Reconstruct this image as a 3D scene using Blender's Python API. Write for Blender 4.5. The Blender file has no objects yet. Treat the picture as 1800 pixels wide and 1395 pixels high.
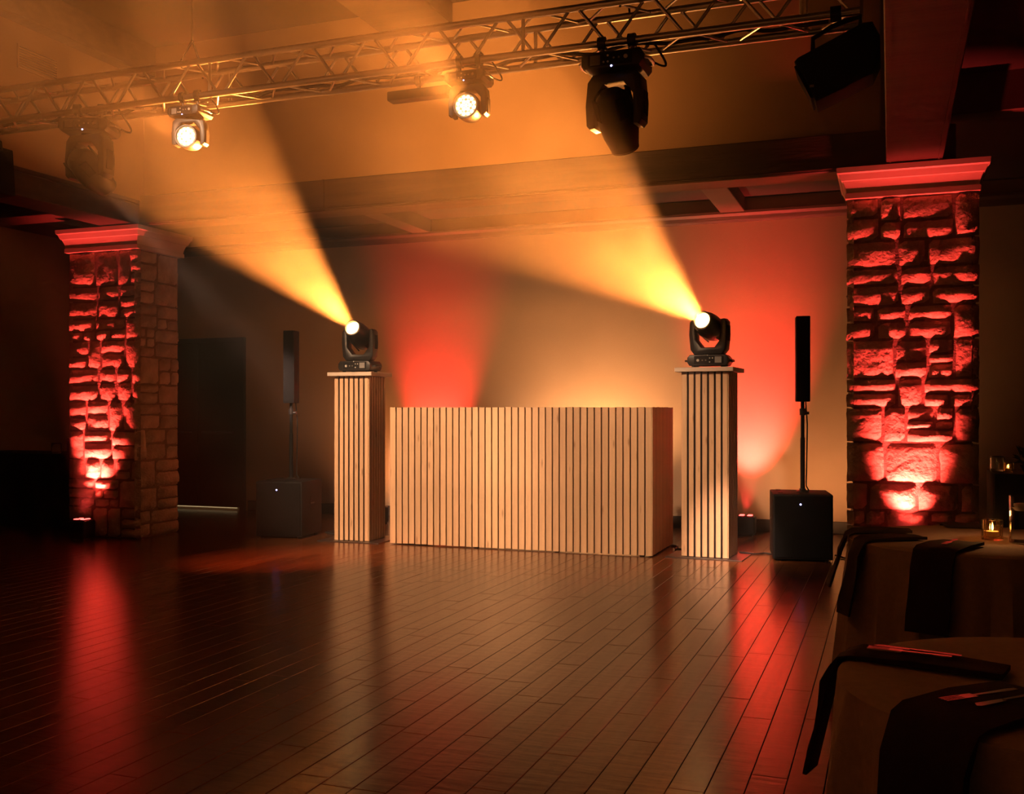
import bpy, bmesh, math, random
from mathutils import Vector, Matrix, noise
random.seed(7)
PI = math.pi
C = bpy.context.scene.collection
sc = bpy.context.scene

# ------------------------------------------------------------------ camera, world, big lights, exposure
YAW = math.atan2(665, 1800)
cam = bpy.data.cameras.new('camera'); cam_o = bpy.data.objects.new('camera', cam); C.objects.link(cam_o)
cam.sensor_width = 36; cam.lens = 36.0; cam.shift_y = (722 - 697.5) / 1800; cam.clip_start = 0.05
cam_o.location = (0, 0, 1.3); cam_o.rotation_euler = (PI / 2, 0, YAW)
sc.camera = cam_o
w = bpy.data.worlds.new('night'); sc.world = w; w.use_nodes = True
w.node_tree.nodes['Background'].inputs[0].default_value = (1, .42, .16, 1)
w.node_tree.nodes['Background'].inputs[1].default_value = 0.032
sc.view_settings.view_transform = 'Standard'; sc.view_settings.look = 'None'
sc.view_settings.exposure = 0.0; sc.view_settings.gamma = 1.0; sc.view_settings.use_curve_mapping = False
sc.cycles.max_bounces = 8; sc.cycles.transmission_bounces = 8; sc.cycles.diffuse_bounces = 2; sc.cycles.glossy_bounces = 2; sc.cycles.volume_bounces = 0
sc.cycles.use_light_tree = False; sc.cycles.adaptive_threshold = 0.05; sc.cycles.volume_step_rate = 3.0; sc.cycles.volume_max_steps = 64
sc.cycles.use_denoising = True

AMBER = (1, .285, .046); WARM = (1, .60, .33); RED = (1, .058, .046); SOFT = (1, .58, .40)

def spot(name, loc, target, energy, angle, blend, color, radius=.03, parent=None):
    l = bpy.data.lights.new(name, 'SPOT'); l.energy = energy; l.spot_size = math.radians(angle)
    l.spot_blend = blend; l.color = color; l.shadow_soft_size = radius
    o = bpy.data.objects.new(name, l); C.objects.link(o); o.location = loc
    o.rotation_euler = (Vector(target) - Vector(loc)).to_track_quat('-Z', 'Y').to_euler()
    return o

# added spots above the frame, without fixtures, to light booth and columns
spot('added_front_wash', (-5.0, 3.0, 4.75), (-4.5, 9.0, .72), 3500, 28, .8, WARM, .2)
spot('added_front_wash', (-4.0, 3.0, 4.75), (-2.3, 9.0, .72), 3500, 28, .8, WARM, .2)
spot('floor_pool_light', (-6.9, 5.2, 3.5), (-5.0, 7.8, 0), 1700, 23, 1.0, (1, .17, .05), .08)  # unseen spot added to make the reddish pool on the floor

# ------------------------------------------------------------------ materials
def mat(name, col, rough=.6, metal=0, var=.12, scale=6, bump=0, bscale=40, emit=None, es=0, stretch=(1, 1, 1), spec=.5, rnd=0):
    m = bpy.data.materials.new(name); m.use_nodes = True; nt = m.node_tree; N = nt.nodes; L = nt.links
    b = N['Principled BSDF']
    b.inputs['Roughness'].default_value = rough; b.inputs['Metallic'].default_value = metal
    b.inputs['Specular IOR Level'].default_value = spec
    tc = N.new('ShaderNodeTexCoord'); mp = N.new('ShaderNodeMapping'); mp.inputs['Scale'].default_value = stretch
    L.new(tc.outputs['Object'], mp.inputs['Vector'])
    nz = N.new('ShaderNodeTexNoise'); nz.inputs['Scale'].default_value = scale; nz.inputs['Detail'].default_value = 5
    L.new(mp.outputs[0], nz.inputs['Vector'])
    rp = N.new('ShaderNodeValToRGB')
    rp.color_ramp.elements[0].position = .3; rp.color_ramp.elements[1].position = .72
    rp.color_ramp.elements[0].color = tuple(c * (1 - var) for c in col) + (1,)
    rp.color_ramp.elements[1].color = tuple(min(1, c * (1 + var)) for c in col) + (1,)
    L.new(nz.outputs['Fac'], rp.inputs[0])
    last = rp.outputs[0]
    if rnd:
        oi = N.new('ShaderNodeObjectInfo'); hs = N.new('ShaderNodeHueSaturation')
        mr = N.new('ShaderNodeMapRange'); mr.inputs[3].default_value = 1 - rnd; mr.inputs[4].default_value = 1 + rnd
        L.new(oi.outputs['Random'], mr.inputs[0]); L.new(mr.outputs[0], hs.inputs['Value'])
        L.new(last, hs.inputs['Color']); last = hs.outputs[0]
    L.new(last, b.inputs['Base Color'])
    if bump:
        n2 = N.new('ShaderNodeTexNoise'); n2.inputs['Scale'].default_value = bscale; n2.inputs['Detail'].default_value = 8
        L.new(mp.outputs[0], n2.inputs['Vector'])
        bp = N.new('ShaderNodeBump'); bp.inputs['Strength'].default_value = bump; bp.inputs['Distance'].default_value = .02
        L.new(n2.outputs['Fac'], bp.inputs['Height']); L.new(bp.outputs[0], b.inputs['Normal'])
    m.cycles.emission_sampling = 'NONE'
    if emit:
        b.inputs['Emission Color'].default_value = tuple(emit) + (1,); b.inputs['Emission Strength'].default_value = es
    return m

def glass(name, col=(1, 1, 1), rough=.03):
    m = bpy.data.materials.new(name); m.use_nodes = True
    b = m.node_tree.nodes['Principled BSDF']
    b.inputs['Base Color'].default_value = tuple(col) + (1,); b.inputs['Roughness'].default_value = rough
    b.inputs['Transmission Weight'].default_value = 1; b.inputs['IOR'].default_value = 1.3
    return m

def pine_mat():
    m = mat('light_pine', (.66, .42, .245), .62, var=.12, scale=3.0, stretch=(14, 14, .9), rnd=.10)
    nt = m.node_tree; N = nt.nodes; L = nt.links; b = N['Principled BSDF']
    src = b.inputs['Base Color'].links[0].from_socket
    tc = N.new('ShaderNodeTexCoord'); oi = N.new('ShaderNodeObjectInfo')
    ad = N.new('ShaderNodeVectorMath'); ad.operation = 'ADD'
    sc_ = N.new('ShaderNodeVectorMath'); sc_.operation = 'SCALE'; sc_.inputs[0].default_value = (3.1, 5.7, 9.3)
    L.new(oi.outputs['Random'], sc_.inputs['Scale']); L.new(tc.outputs['Object'], ad.inputs[0]); L.new(sc_.outputs[0], ad.inputs[1])
    mp = N.new('ShaderNodeMapping'); mp.inputs['Scale'].default_value = (14, 14, 3.2); L.new(ad.outputs[0], mp.inputs['Vector'])
    vo = N.new('ShaderNodeTexVoronoi'); vo.inputs['Scale'].default_value = 1.0; L.new(mp.outputs[0], vo.inputs['Vector'])
    mr = N.new('ShaderNodeMapRange'); mr.inputs[1].default_value = .05; mr.inputs[2].default_value = .17
    mr.inputs[3].default_value = .75; mr.inputs[4].default_value = 0; L.new(vo.outputs['Distance'], mr.inputs[0])
    mx = N.new('ShaderNodeMix'); mx.data_type = 'RGBA'; mx.inputs[7].default_value = (.26, .12, .05, 1)
    L.new(mr.outputs[0], mx.inputs[0]); L.new(src, mx.inputs[6]); L.new(mx.outputs[2], b.inputs['Base Color'])
    return m

def floor_mat():
    m = bpy.data.materials.new('dark_hardwood'); m.use_nodes = True; nt = m.node_tree; N = nt.nodes; L = nt.links
    b = N['Principled BSDF']; tc = N.new('ShaderNodeTexCoord'); oi = N.new('ShaderNodeObjectInfo')
    ge = N.new('ShaderNodeNewGeometry')
    rs = N.new('ShaderNodeMath'); rs.operation = 'ADD'; L.new(oi.outputs['Random'], rs.inputs[0]); L.new(ge.outputs['Random Per Island'], rs.inputs[1])
    fr = N.new('ShaderNodeMath'); fr.operation = 'FRACT'; L.new(rs.outputs[0], fr.inputs[0])
    gp = N.new('ShaderNodeMapping'); gp.inputs['Scale'].default_value = (14, .8, 1)
    of = N.new('ShaderNodeVectorMath'); of.operation = 'SCALE'; of.inputs[0].default_value = (37, 11, 5)
    L.new(fr.outputs[0], of.inputs['Scale'])
    av = N.new('ShaderNodeVectorMath'); av.operation = 'ADD'; L.new(ge.outputs['Position'], av.inputs[0]); L.new(of.outputs[0], av.inputs[1])
    L.new(av.outputs[0], gp.inputs['Vector'])
    nz = N.new('ShaderNodeTexNoise'); nz.inputs['Scale'].default_value = 3; nz.inputs['Detail'].default_value = 7; L.new(gp.outputs[0], nz.inputs['Vector'])
    rp = N.new('ShaderNodeValToRGB'); rp.color_ramp.elements[0].color = (.058, .018, .006, 1); rp.color_ramp.elements[1].color = (.17, .060, .019, 1)
    L.new(nz.outputs['Fac'], rp.inputs[0])
    hs = N.new('ShaderNodeHueSaturation'); mr = N.new('ShaderNodeMapRange'); mr.inputs[3].default_value = .72; mr.inputs[4].default_value = 1.28
    L.new(fr.outputs[0], mr.inputs[0]); L.new(mr.outputs[0], hs.inputs['Value']); L.new(rp.outputs[0], hs.inputs['Color'])
    L.new(hs.outputs[0], b.inputs['Base Color'])
    r2 = N.new('ShaderNodeMapRange'); r2.inputs[3].default_value = .17; r2.inputs[4].default_value = .27
    L.new(nz.outputs['Fac'], r2.inputs[0]); L.new(r2.outputs[0], b.inputs['Roughness'])
    b.inputs['IOR'].default_value = 1.8
    g2 = N.new('ShaderNodeMapping'); g2.inputs['Scale'].default_value = (5, 22, 1); L.new(av.outputs[0], g2.inputs['Vector'])
    n2 = N.new('ShaderNodeTexNoise'); n2.inputs['Scale'].default_value = 1; n2.inputs['Detail'].default_value = 3; L.new(g2.outputs[0], n2.inputs['Vector'])
    bp = N.new('ShaderNodeBump'); bp.inputs['Strength'].default_value = .30; bp.inputs['Distance'].default_value = .004
    L.new(n2.outputs['Fac'], bp.inputs['Height']); L.new(bp.outputs[0], b.inputs['Normal'])
    return m

M = dict(
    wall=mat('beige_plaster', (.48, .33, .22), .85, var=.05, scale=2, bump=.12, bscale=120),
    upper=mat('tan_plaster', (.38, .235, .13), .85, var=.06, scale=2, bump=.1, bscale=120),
    darkwood=mat('dark_stained_wood', (.06, .032, .020), .55, var=.3, scale=2.5, stretch=(.5, 3, 6), bump=.15, bscale=12),
    paint=mat('brown_painted_wood', (.085, .045, .032), .6, var=.1, scale=2),
    ceil=mat('dark_ceiling', (.024, .014, .010), .8, var=.2, scale=2),
    base=mat('dark_skirting', (.035, .022, .016), .5, var=.1),
    cap=mat('cream_moulding', (.55, .42, .33), .5, var=.05),
    mortar=mat('mortar', (.16, .11, .08), .95, var=.2, scale=30, bump=.5, bscale=60),
    stone=mat('rough_limestone', (.40, .29, .21), .9, var=.32, scale=7, bump=1.0, bscale=24, rnd=.22),
    pine=pine_mat(), floor=floor_mat(),
    sub=mat('dark_joint', (.012, .007, .005), .9),
    backer=mat('dark_backing_felt', (.009, .005, .004), .95),
    shelf=mat('pale_board', (.62, .50, .40), .5, var=.05),
    black=mat('black_plastic', (.018, .016, .016), .42, var=.15, scale=30),
    matte=mat('black_paint', (.009, .009, .010), .75, var=.2, scale=40, bump=.1, bscale=200, spec=.25),
    grille=mat('black_mesh_grille', (.007, .007, .008), .85, var=.35, scale=160, bump=.5, bscale=260, spec=.15),
    rubber=mat('black_rubber', (.012, .012, .012), .7),
    chrome=mat('brushed_aluminium', (.80, .76, .72), .30, 1, var=.06, scale=20, stretch=(1, 8, 8)),
    steel=mat('dark_steel', (.20, .18, .17), .4, 1, var=.1),
    cloth=mat('grey_tablecloth', (.56, .42, .36), .9, var=.08, scale=60, bump=.15, bscale=300),
    blackcloth=mat('black_tablecloth', (.016, .013, .013), .9, var=.1, scale=40),
    napkin=mat('dark_napkin', (.030, .012, .012), .85, var=.15, scale=50, bump=.2, bscale=200),
    silver=mat('polished_cutlery', (.85, .82, .78), .18, 1),
    lens=mat('lit_lens', (1, .8, .5), .3, emit=(1, .52, .16), es=12),
    dlens=mat('dark_lens', (.03, .03, .03), .1),
    wlens=mat('soft_lit_lens', (1, .9, .8), .3, emit=(1, .85, .7), es=3),
    cell=mat('lit_led_cell', (1, .9, .75), .3, emit=(1, .74, .44), es=5.5),
    cellring=mat('led_face', (.3, .25, .2), .3, emit=(1, .50, .16), es=.8),
    rcell=mat('lit_red_cell', (1, .1, .05), .3, emit=RED, es=9),
    blue=mat('blue_power_led', (.5, .5, 1), .3, emit=(.45, .45, 1), es=7),
    white=mat('white_print', (.65, .60, .56), .5),
    grey=mat('grey_label', (.22, .21, .20), .5),
    glass=glass('clear_glass'), amberglass=glass('amber_ribbed_glass', (1, .72, .35), .1),
    flame=mat('candle_flame', (1, .7, .3), .5, emit=(1, .55, .16), es=22),
    wax=mat('ivory_wax', (.75, .58, .42), .6), water=glass('water', (.95, .97, 1), .0),
    gap=mat('glowing_gap', (1, .9, .7), .5, emit=(1, .72, .35), es=.5),
    door=mat('dark_door', (.018, .012, .010), .5, var=.2, scale=3, stretch=(4, 4, .6)),
    flower=mat('dark_foliage', (.02, .022, .014), .7, var=.4, scale=20),
)

# ------------------------------------------------------------------ mesh helpers
def box(bm, lo, hi, bev=0, seg=2):
    r = bmesh.ops.create_cube(bm, size=1)
    s = [hi[i] - lo[i] for i in range(3)]; c = [(hi[i] + lo[i]) / 2 for i in range(3)]
    for v in r['verts']:
        v.co = Vector((v.co.x * s[0] + c[0], v.co.y * s[1] + c[1], v.co.z * s[2] + c[2]))
    if bev:
        es = list({e for v in r['verts'] for e in v.link_edges})
        bmesh.ops.bevel(bm, geom=es, offset=bev, segments=seg, profile=.5, affect='EDGES')
    return bm

def prism(bm, poly, a, b, axis='y', bev=0, seg=2):
    def P(u, v, d): return {'y': (u, d, v), 'x': (d, u, v), 'z': (u, v, d)}[axis]
    A = [bm.verts.new(P(u, v, a)) for u, v in poly]; B = [bm.verts.new(P(u, v, b)) for u, v in poly]
    n = len(poly); fs = [bm.faces.new(A), bm.faces.new(list(reversed(B)))]
    for i in range(n): fs.append(bm.faces.new((A[i], B[i], B[(i + 1) % n], A[(i + 1) % n])))
    bmesh.ops.recalc_face_normals(bm, faces=fs)
    if bev:
        es = list({e for f in fs[:2] for e in f.edges})
        bmesh.ops.bevel(bm, geom=es, offset=bev, segments=seg, profile=.5, affect='EDGES')
    return bm

def tube(bm, pts, r, n=8, cap=True):
    pts = [Vector(p) for p in pts]; rings = []
    up = None
    for i, p in enumerate(pts):
        t = (pts[min(i + 1, len(pts) - 1)] - pts[max(i - 1, 0)]).normalized()
        if up is None:
            up = t.orthogonal().normalized()
        u = (up - t * up.dot(t)).normalized(); v = t.cross(u); up = u
        rings.append([bm.verts.new(p + r * (math.cos(2 * PI * k / n) * u + math.sin(2 * PI * k / n) * v)) for k in range(n)])
    for a, b in zip(rings, rings[1:]):
        for k in range(n): bm.faces.new((a[k], a[(k + 1) % n], b[(k + 1) % n], b[k]))
    if cap:
        bm.faces.new(list(reversed(rings[0]))); bm.faces.new(rings[-1])
    return bm

def lathe(bm, prof, n=24, mtx=None):
    rings = []
    for r, z in prof:
        if r < 1e-5: rings.append([bm.verts.new((0, 0, z))])
        else: rings.append([bm.verts.new((r * math.cos(2 * PI * k / n), r * math.sin(2 * PI * k / n), z)) for k in range(n)])
    for a, b in zip(rings, rings[1:]):
        for k in range(n):
            j = (k + 1) % n
            if len(a) == 1 and len(b) > 1: bm.faces.new((a[0], b[k], b[j]))
            elif len(b) == 1 and len(a) > 1: bm.faces.new((a[k], a[j], b[0]))
            elif len(a) > 1: bm.faces.new((a[k], a[j], b[j], b[k]))
    vs = [v for r in rings for v in r]
    if mtx is not None:
        for v in vs: v.co = mtx @ v.co
    bmesh.ops.recalc_face_normals(bm, faces=list({f for v in vs for f in v.link_faces}))
    return bm

def BM(): return bmesh.new()

def link_mesh(name, me, m, parent=None, loc=None, rot=None):
    o = bpy.data.objects.new(name, me); C.objects.link(o)
    if m is not None and not me.materials: me.materials.append(m)
    if parent: o.parent = parent
    if loc is not None: o.location = loc
    if rot is not None: o.rotation_euler = rot
    return o

def to_mesh(name, bm, smooth=True, angle=35):
    me = bpy.data.meshes.new(name); bm.to_mesh(me); bm.free()
    if smooth:
        me.polygons.foreach_set('use_smooth', [True] * len(me.polygons)); me.set_sharp_from_angle(angle=math.radians(angle))
    return me

def obj(name, bm, m, parent=None, loc=None, rot=None, smooth=True, angle=35):
    return link_mesh(name, to_mesh(name, bm, smooth, angle), m, parent, loc, rot)

def struct(name, bm, m, parent=None, label=None):
    o = obj(name, bm, m, parent, smooth=False)
    if parent is None: o['kind'] = 'structure'
    if label: o['label'] = label
    return o

def tag(o, label, cat, group=None, kind=None):
    o['label'] = label; o['category'] = cat
    if group: o['group'] = group
    if kind: o['kind'] = kind
    return o

def thing(name, label, cat, loc=(0, 0, 0), rz=0, group=None):
    o = bpy.data.objects.new(name, None); C.objects.link(o); o.location = loc; o.rotation_euler = (0, 0, rz)
    o.empty_display_size = .1
    return tag(o, label, cat, group)

# ------------------------------------------------------------------ the room
WY = 11.35                      # far wall
XL, XR = -10.5, 4.2             # aisle walls
HX0, HX1 = -7.17, -.03          # raised centre hall
HY = 8.5                        # header wall

def plank_floor():
    fl = struct('floor', box(BM(), (XL - .1, -4, -.08), (XR + .1, WY + .1, -.016)), M['sub'])
    PW = .127; GAP = .0022
    F = Vector((-math.sin(YAW), math.cos(YAW))); R = Vector((math.cos(YAW), math.sin(YAW)))
    lens = [.62, .9, 1.2, 1.5]; shared = {}
    def pm(Lg):
        if Lg not in shared:
            shared[Lg] = to_mesh('plank', box(BM(), (GAP / 2, GAP / 2, -.016), (PW - GAP / 2, Lg - GAP / 2, 0), .0016, 1), False)
        return shared[Lg]
    cand = []
    x = XL
    while x < XR - PW * .5:
        y = -3.9 + random.uniform(-1.2, 0)
        while y < WY:
            Lg = random.choice(lens)
            if y + Lg > -3.9:
                if y + Lg > WY: Lg = max(.2, round(WY - y, 2))
                c = Vector((x + PW / 2, y + Lg / 2)); d = F.dot(c); l = R.dot(c)
                vis = d > 3.0 and abs(l) < .5 * d + .25 and y < 9.6
                cand.append((vis, -d if vis else 0, x, y, Lg))
            y += Lg
        x += PW
    vis = sorted([c for c in cand if c[0]], key=lambda c: -c[1])[:300]
    keep = set((c[2], c[3]) for c in vis)
    bm = BM()
    for v, d, x, y, Lg in cand:
        if (x, y) in keep:
            link_mesh('plank', pm(Lg), M['floor'], fl, (x, y, 0), (0, random.uniform(-.0035, .0035), 0))
        else:
            box(bm, (x + GAP / 2, y + GAP / 2, -.016), (x + PW - GAP / 2, y + Lg - GAP / 2, 0))
    r = obj('plank_field', bm, M['floor'], fl, smooth=False); r['kind'] = 'stuff'
plank_floor()

struct('wall_back', box(BM(), (XL, WY, 0), (XR, WY + .15, 3.7)), M['wall'])
struct('wall_left', box(BM(), (XL - .15, -4, 0), (XL, WY, 3.7)), M['wall'])
struct('wall_right', box(BM(), (XR, -4, 0), (XR + .15, WY, 3.93)), M['wall'])
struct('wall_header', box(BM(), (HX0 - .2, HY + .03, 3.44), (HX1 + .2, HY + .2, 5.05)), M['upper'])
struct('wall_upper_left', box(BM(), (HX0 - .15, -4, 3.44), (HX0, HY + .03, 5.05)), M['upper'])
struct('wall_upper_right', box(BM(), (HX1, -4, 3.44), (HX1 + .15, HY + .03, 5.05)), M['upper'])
struct('ceiling', box(BM(), (HX0 - .2, -4, 5.0), (HX1 + .2, HY + .2, 5.1)), M['ceil'])
struct('ceiling_alcove', box(BM(), (XL, HY + .21, 3.62), (XR, WY, 3.7)), M['ceil'])
struct('ceiling_left', box(BM(), (XL, -4, 3.62), (HX0 - .15, HY + .20, 3.7)), M['ceil'])
struct('ceiling_right', box(BM(), (HX1 + .16, -4, 3.85), (XR, HY + .20, 3.93)), M['ceil'])
# boxed beams: header beam, side beams, cross beams
hb = struct('beam_header', box(BM(), (HX0 - .5, HY - .02, 3.19), (HX1 + .5, HY + .28, 3.49), .008, 1), M['darkwood'])
struct('seam_strip', box(BM(), (-5.05, HY - .028, 3.19), (-5.03, HY - .019, 3.49)), M['darkwood'], hb)
struct('edge_bead', tube(BM(), [(HX0, HY - .022, 3.215), (HX1, HY - .022, 3.215)], .008, 6), M['darkwood'], hb)
lb = struct('beam_left', box(BM(), (HX0 - .40, -4, 3.19), (HX0, HY - .03, 3.45), .006, 1), M['darkwood'])
struct('edge_bead', tube(BM(), [(HX0, -4, 3.40), (HX0, HY - .05, 3.40)], .012, 6), M['darkwood'], lb)
rb = struct('beam_right', box(BM(), (HX1, -4, 3.19), (HX1 + .40, HY - .03, 3.45), .006, 1), M['darkwood'])
for xx in (HX1 + .03, HX1 + .37):
    struct('edge_bead', box(BM(), (xx - .006, -4, 3.182), (xx + .006, HY - .05, 3.192)), M['darkwood'], rb)
struct('trim_6', box(BM(), (HX1 - .05, HY - .09, 3.49), (HX1 + .02, HY - .0, 5.0), .01, 1), M['paint'])
for i, (a, b) in enumerate(((-9.2, -8.95), (-5.455, -5.226), (-1.741, -1.48), (1.9, 2.15))):
    struct('beam_cross_%d' % (i + 1), box(BM(), (a, HY + .29, 3.46), (b, WY - .02, 3.63), .006, 1), M['paint'])
struct('beam_aisle_right', box(BM(), (HX1 + .41, 8.47, 3.55), (XR - .01, 8.69, 3.86), .006, 1), M['paint'])
struct('beam_aisle_left', box(BM(), (XL + .01, 8.15, 3.30), (HX0 - .41, 8.5, 3.63), .006, 1), M['paint'])
struct('beam_ceiling', box(BM(), (-4.44, -4, 4.80), (-3.72, HY + .02, 5.01), .008, 1), M['darkwood'])
struct('beam_perimeter', box(BM(), (HX0 - .01, -4, 4.69), (HX0 + .16, HY + .02, 5.01), .008, 1), M['darkwood'])
cp = [(0, 0), (-.02, 0), (-.035, .025), (-.05, .06), (-.085, .085), (-.09, .11), (0, .11)]
struct('trim_1', prism(BM(), [(WY + u, 3.36 + v) for u, v in cp], XL + .01, XR - .01, 'x'), M['darkwood'])
struct('trim_2', prism(BM(), [(XL - u, 3.20 + v * 3.6) for u, v in cp], -4, 8.15, 'y'), M['paint'])
struct('baseboard_back', box(BM(), (-7.86, WY - .025, 0), (XR - .01, WY, .13), .006, 1), M['base'])
struct('baseboard_left', box(BM(), (XL, -4, 0), (XL + .02, WY - .03, .13), .006, 1), M['base'])
# door
d = bpy.data.objects.new('door_1', None); C.objects.link(d); d['kind'] = 'structure'; d['label'] = 'dark double door behind the stone pillar with a line of light under it'
d.location = (-8.62, WY, 0)
for s in (-1, 1):
    leaf = obj('door_leaf', box(BM(), (min(0, s * .66) + .003, -.05, .045), (max(0, s * .66) - .003, -.012, 2.20), .004, 1), M['door'], d)
    obj('push_bar', tube(BM(), [(s * .1, -.055, 1.02), (s * .1, -.10, 1.02), (s * .56, -.10, 1.02), (s * .56, -.055, 1.02)], .012), M['steel'], leaf)
fr = BM(); box(fr, (-.72, -.06, 0), (-.66, .0, 2.25)); box(fr, (.66, -.06, 0), (.72, .0, 2.25)); box(fr, (-.72, -.06, 2.20), (.72, .0, 2.26))
obj('door_frame', fr, M['door'], d, smooth=False)
obj('gap_glow_strip', box(BM(), (-.65, -.03, .026), (.60, -.02, .034)), M['gap'], d, smooth=False)  # emissive strip stands in for light coming under the door

# ------------------------------------------------------------------ stone pillars
def stone_mesh(wd, ht, seed):
    rnd = random.Random(seed); nx = max(4, min(11, int(wd / .045))); ny = max(4, min(8, int(ht / .035)))
    bm = BM(); P = rnd.uniform(.014, .050); j = .008; off = Vector((rnd.uniform(0, 50), rnd.uniform(0, 50), rnd.uniform(0, 50)))
    tx = rnd.uniform(-.05, .05); tz = rnd.uniform(-.14, .07); g = []
    for iy in range(ny + 1):
        row = []
        for ix in range(nx + 1):
            u = ix / nx; v = iy / ny
            edge = min(ix, nx - ix, iy, ny - iy)
            # squeeze the border cells so that the edges are rounded
            uu = u if 0 < ix < nx else u; x = (u - .5) * wd; z = (v - .5) * ht
            if edge == 1:
                x *= 1 + .5 / nx * (1 if ix in (1, nx - 1) else 0); z *= 1 + .5 / ny * (1 if iy in (1, ny - 1) else 0)
            n = noise.noise(Vector((x * 9, z * 9, 0)) + off) * .022 + noise.noise(Vector((x * 26, z * 26, 3)) + off) * .013
            p = P + n + tx * x / max(wd, .2) + tz * z
            if edge == 0:
                p = -.004; k = noise.noise(Vector((x * 14, z * 14, 7)) + off) * j
                x += k * (1 if ix in (0, nx) else 0); z += k * (1 if iy in (0, ny) else 0)
            elif edge == 1: p = max(.010, p * .74)
            else: p = max(.014, p)
            row.append(bm.verts.new((x, -p, z)))
        g.append(row)
    for iy in range(ny):
        for ix in range(nx): bm.faces.new((g[iy][ix], g[iy][ix + 1], g[iy + 1][ix + 1], g[iy + 1][ix]))
    return to_mesh('stone', bm, True, 60)

def layout(W, H, seed):
    rnd = random.Random(seed); out = []; z = 0
    while z < H - .02:
        bh = rnd.uniform(.20, .34)
        if H - z - bh < .16: bh = H - z
        x = 0
        while x < W - .02:
            bw = rnd.uniform(.15, .40)
            if W - x - bw < .11: bw = W - x
            if bw < .2 and rnd.random() < .5: cuts = [0, bh]
            else:
                k = rnd.choice((1, 2, 2, 2, 3)) if bh > .24 else rnd.choice((1, 2, 2))
                cuts = [0] + sorted(bh * (i + rnd.uniform(-.16, .16)) / k for i in range(1, k)) + [bh]
            for a, b in zip(cuts, cuts[1:]):
                if (b - a) < .13 and bw > .28 and rnd.random() < .6:
                    c = bw * rnd.uniform(.35, .65)
                    out += [(x, c, z + a, b - a), (x + c, bw - c, z + a, b - a)]
                else: out.append((x, bw, z + a, b - a))
            x += bw
        z += bh
    return out

def pillar(x0, x1, y0, y1, label, seed, faces):
    t = thing('stone_pillar', label, 'pillar', ((x0 + x1) / 2, (y0 + y1) / 2, 0)); t['kind'] = 'thing'
    W = x1 - x0; D = y1 - y0; H = 2.97
    HS = 2.95
    obj('core', box(BM(), (-W / 2 + .03, -D / 2 + .03, 0), (W / 2 - .03, D / 2 - .03, H)), M['mortar'], t, smooth=False)
    ov = .025; s = seed
    for fc in faces:
        Wf = (W if fc == 'f' else D) + (2 * ov if fc == 'f' else 0)
        for (x, bw, z, bh) in layout(Wf, HS, seed + ord(fc)):
            s += 1; me = stone_mesh(bw - .011, bh - .011, s); u = x + bw / 2 - Wf / 2; zc = z + bh / 2
            if fc == 'f': loc, rz = (u, -D / 2 + .03, zc), 0
            elif fc == 'r': loc, rz = (W / 2 - .03, u, zc), PI / 2
            else: loc, rz = (-W / 2 + .03, -u, zc), -PI / 2
            link_mesh('stone', me, M['stone'], t, loc, (0, 0, rz))
    prof = [(0, 2.945), (.048, 2.945), (.048, 2.985), (.040, 2.99), (.044, 3.02), (.058, 3.06), (.066, 3.075), (.076, 3.08), (.095, 3.125), (.108, 3.135), (.112, 3.175), (0, 3.18)]
    bm = BM(); rings = []
    for o_, z in prof:
        a, b = W / 2 - .02 + o_, D / 2 - .02 + o_
        rings.append([bm.verts.new((sx * a, sy * b, z)) for sx, sy in ((-1, -1), (1, -1), (1, 1), (-1, 1))])
    for p, q in zip(rings, rings[1:]):
        for k in range(4): bm.faces.new((p[k], p[(k + 1) % 4], q[(k + 1) % 4], q[k]))
    bm.faces.new(rings[-1]); bm.faces.new(list(reversed(rings[0])))
    obj('capital', bm, M['cap'], t, angle=24)
    return t
pillar(-8.045, -7.165, 8.42, 9.10, 'tall stone pillar lit red on the left side beside the dark door', 100, 'fr')
pillar(-.30, .605, 8.38, 9.06, 'tall stone pillar lit red on the right side behind the dining tables', 900, 'frl')

# ------------------------------------------------------------------ uplights (par cans)
def uplight(loc, target, label, energy, angle, col, cell, blend=.8, rz=0, nm='uplight'):
    t = thing(nm, label, 'uplight', loc, rz, 'floor uplights')
    obj('housing', box(BM(), (-.10, -.085, .012), (.10, .085, .20), .018, 3), M['black'], t)
    for sx in (-1, 1):
        for sy in (-1, 1): obj('foot', lathe(BM(), [(0, 0), (.014, 0), (.014, .014), (0, .014)], 10), M['rubber'], t, (sx * .075, sy * .06, 0))
    obj('lens_plate', box(BM(), (-.085, -.07, .198), (.085, .07, .206), .004, 1), M['dlens'], t)
    for i in range(4):
        obj('led_cell', lathe(BM(), [(0, .0), (.026, 0), (.024, .006), (0, .008)], 14), cell, t, (-.042 + .084 * (i % 2), -.034 + .068 * (i // 2), .2055))
    obj('handle', tube(BM(), [(-.112, 0, .10), (-.13, 0, .16), (-.13, 0, .21), (-.112, 0, .215)], .007), M['black'], t)
    obj('status_light', lathe(BM(), [(0, 0), (.005, 0), (0, .004)], 8), M['white'], t, (-.085, -.086, .185), (PI / 2, 0, 0))
    spot('uplight_lamp', (loc[0], loc[1], loc[2] + .235), target, energy, angle, blend, col, .045)
    return t
uplight((-7.67, 8.21, 0), (-7.64, 8.66, 1.7), 'black uplight standing at the foot of the stone pillar beside the door', 1500, 54, RED, M['rcell'], 1.0)
uplight((.13, 8.17, 0), (.145, 8.62, 1.7), 'black uplight at the foot of the stone pillar behind the tables', 1650, 48, RED, M['rcell'], 1.0)
uplight((-5.15, 11.0, 0), (-5.15, 11.36, 1.35), 'black uplight on the floor behind the slatted booth lighting the wall red', 1300, 50, (1, .036, .034), M['rcell'], 1.0)
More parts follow.
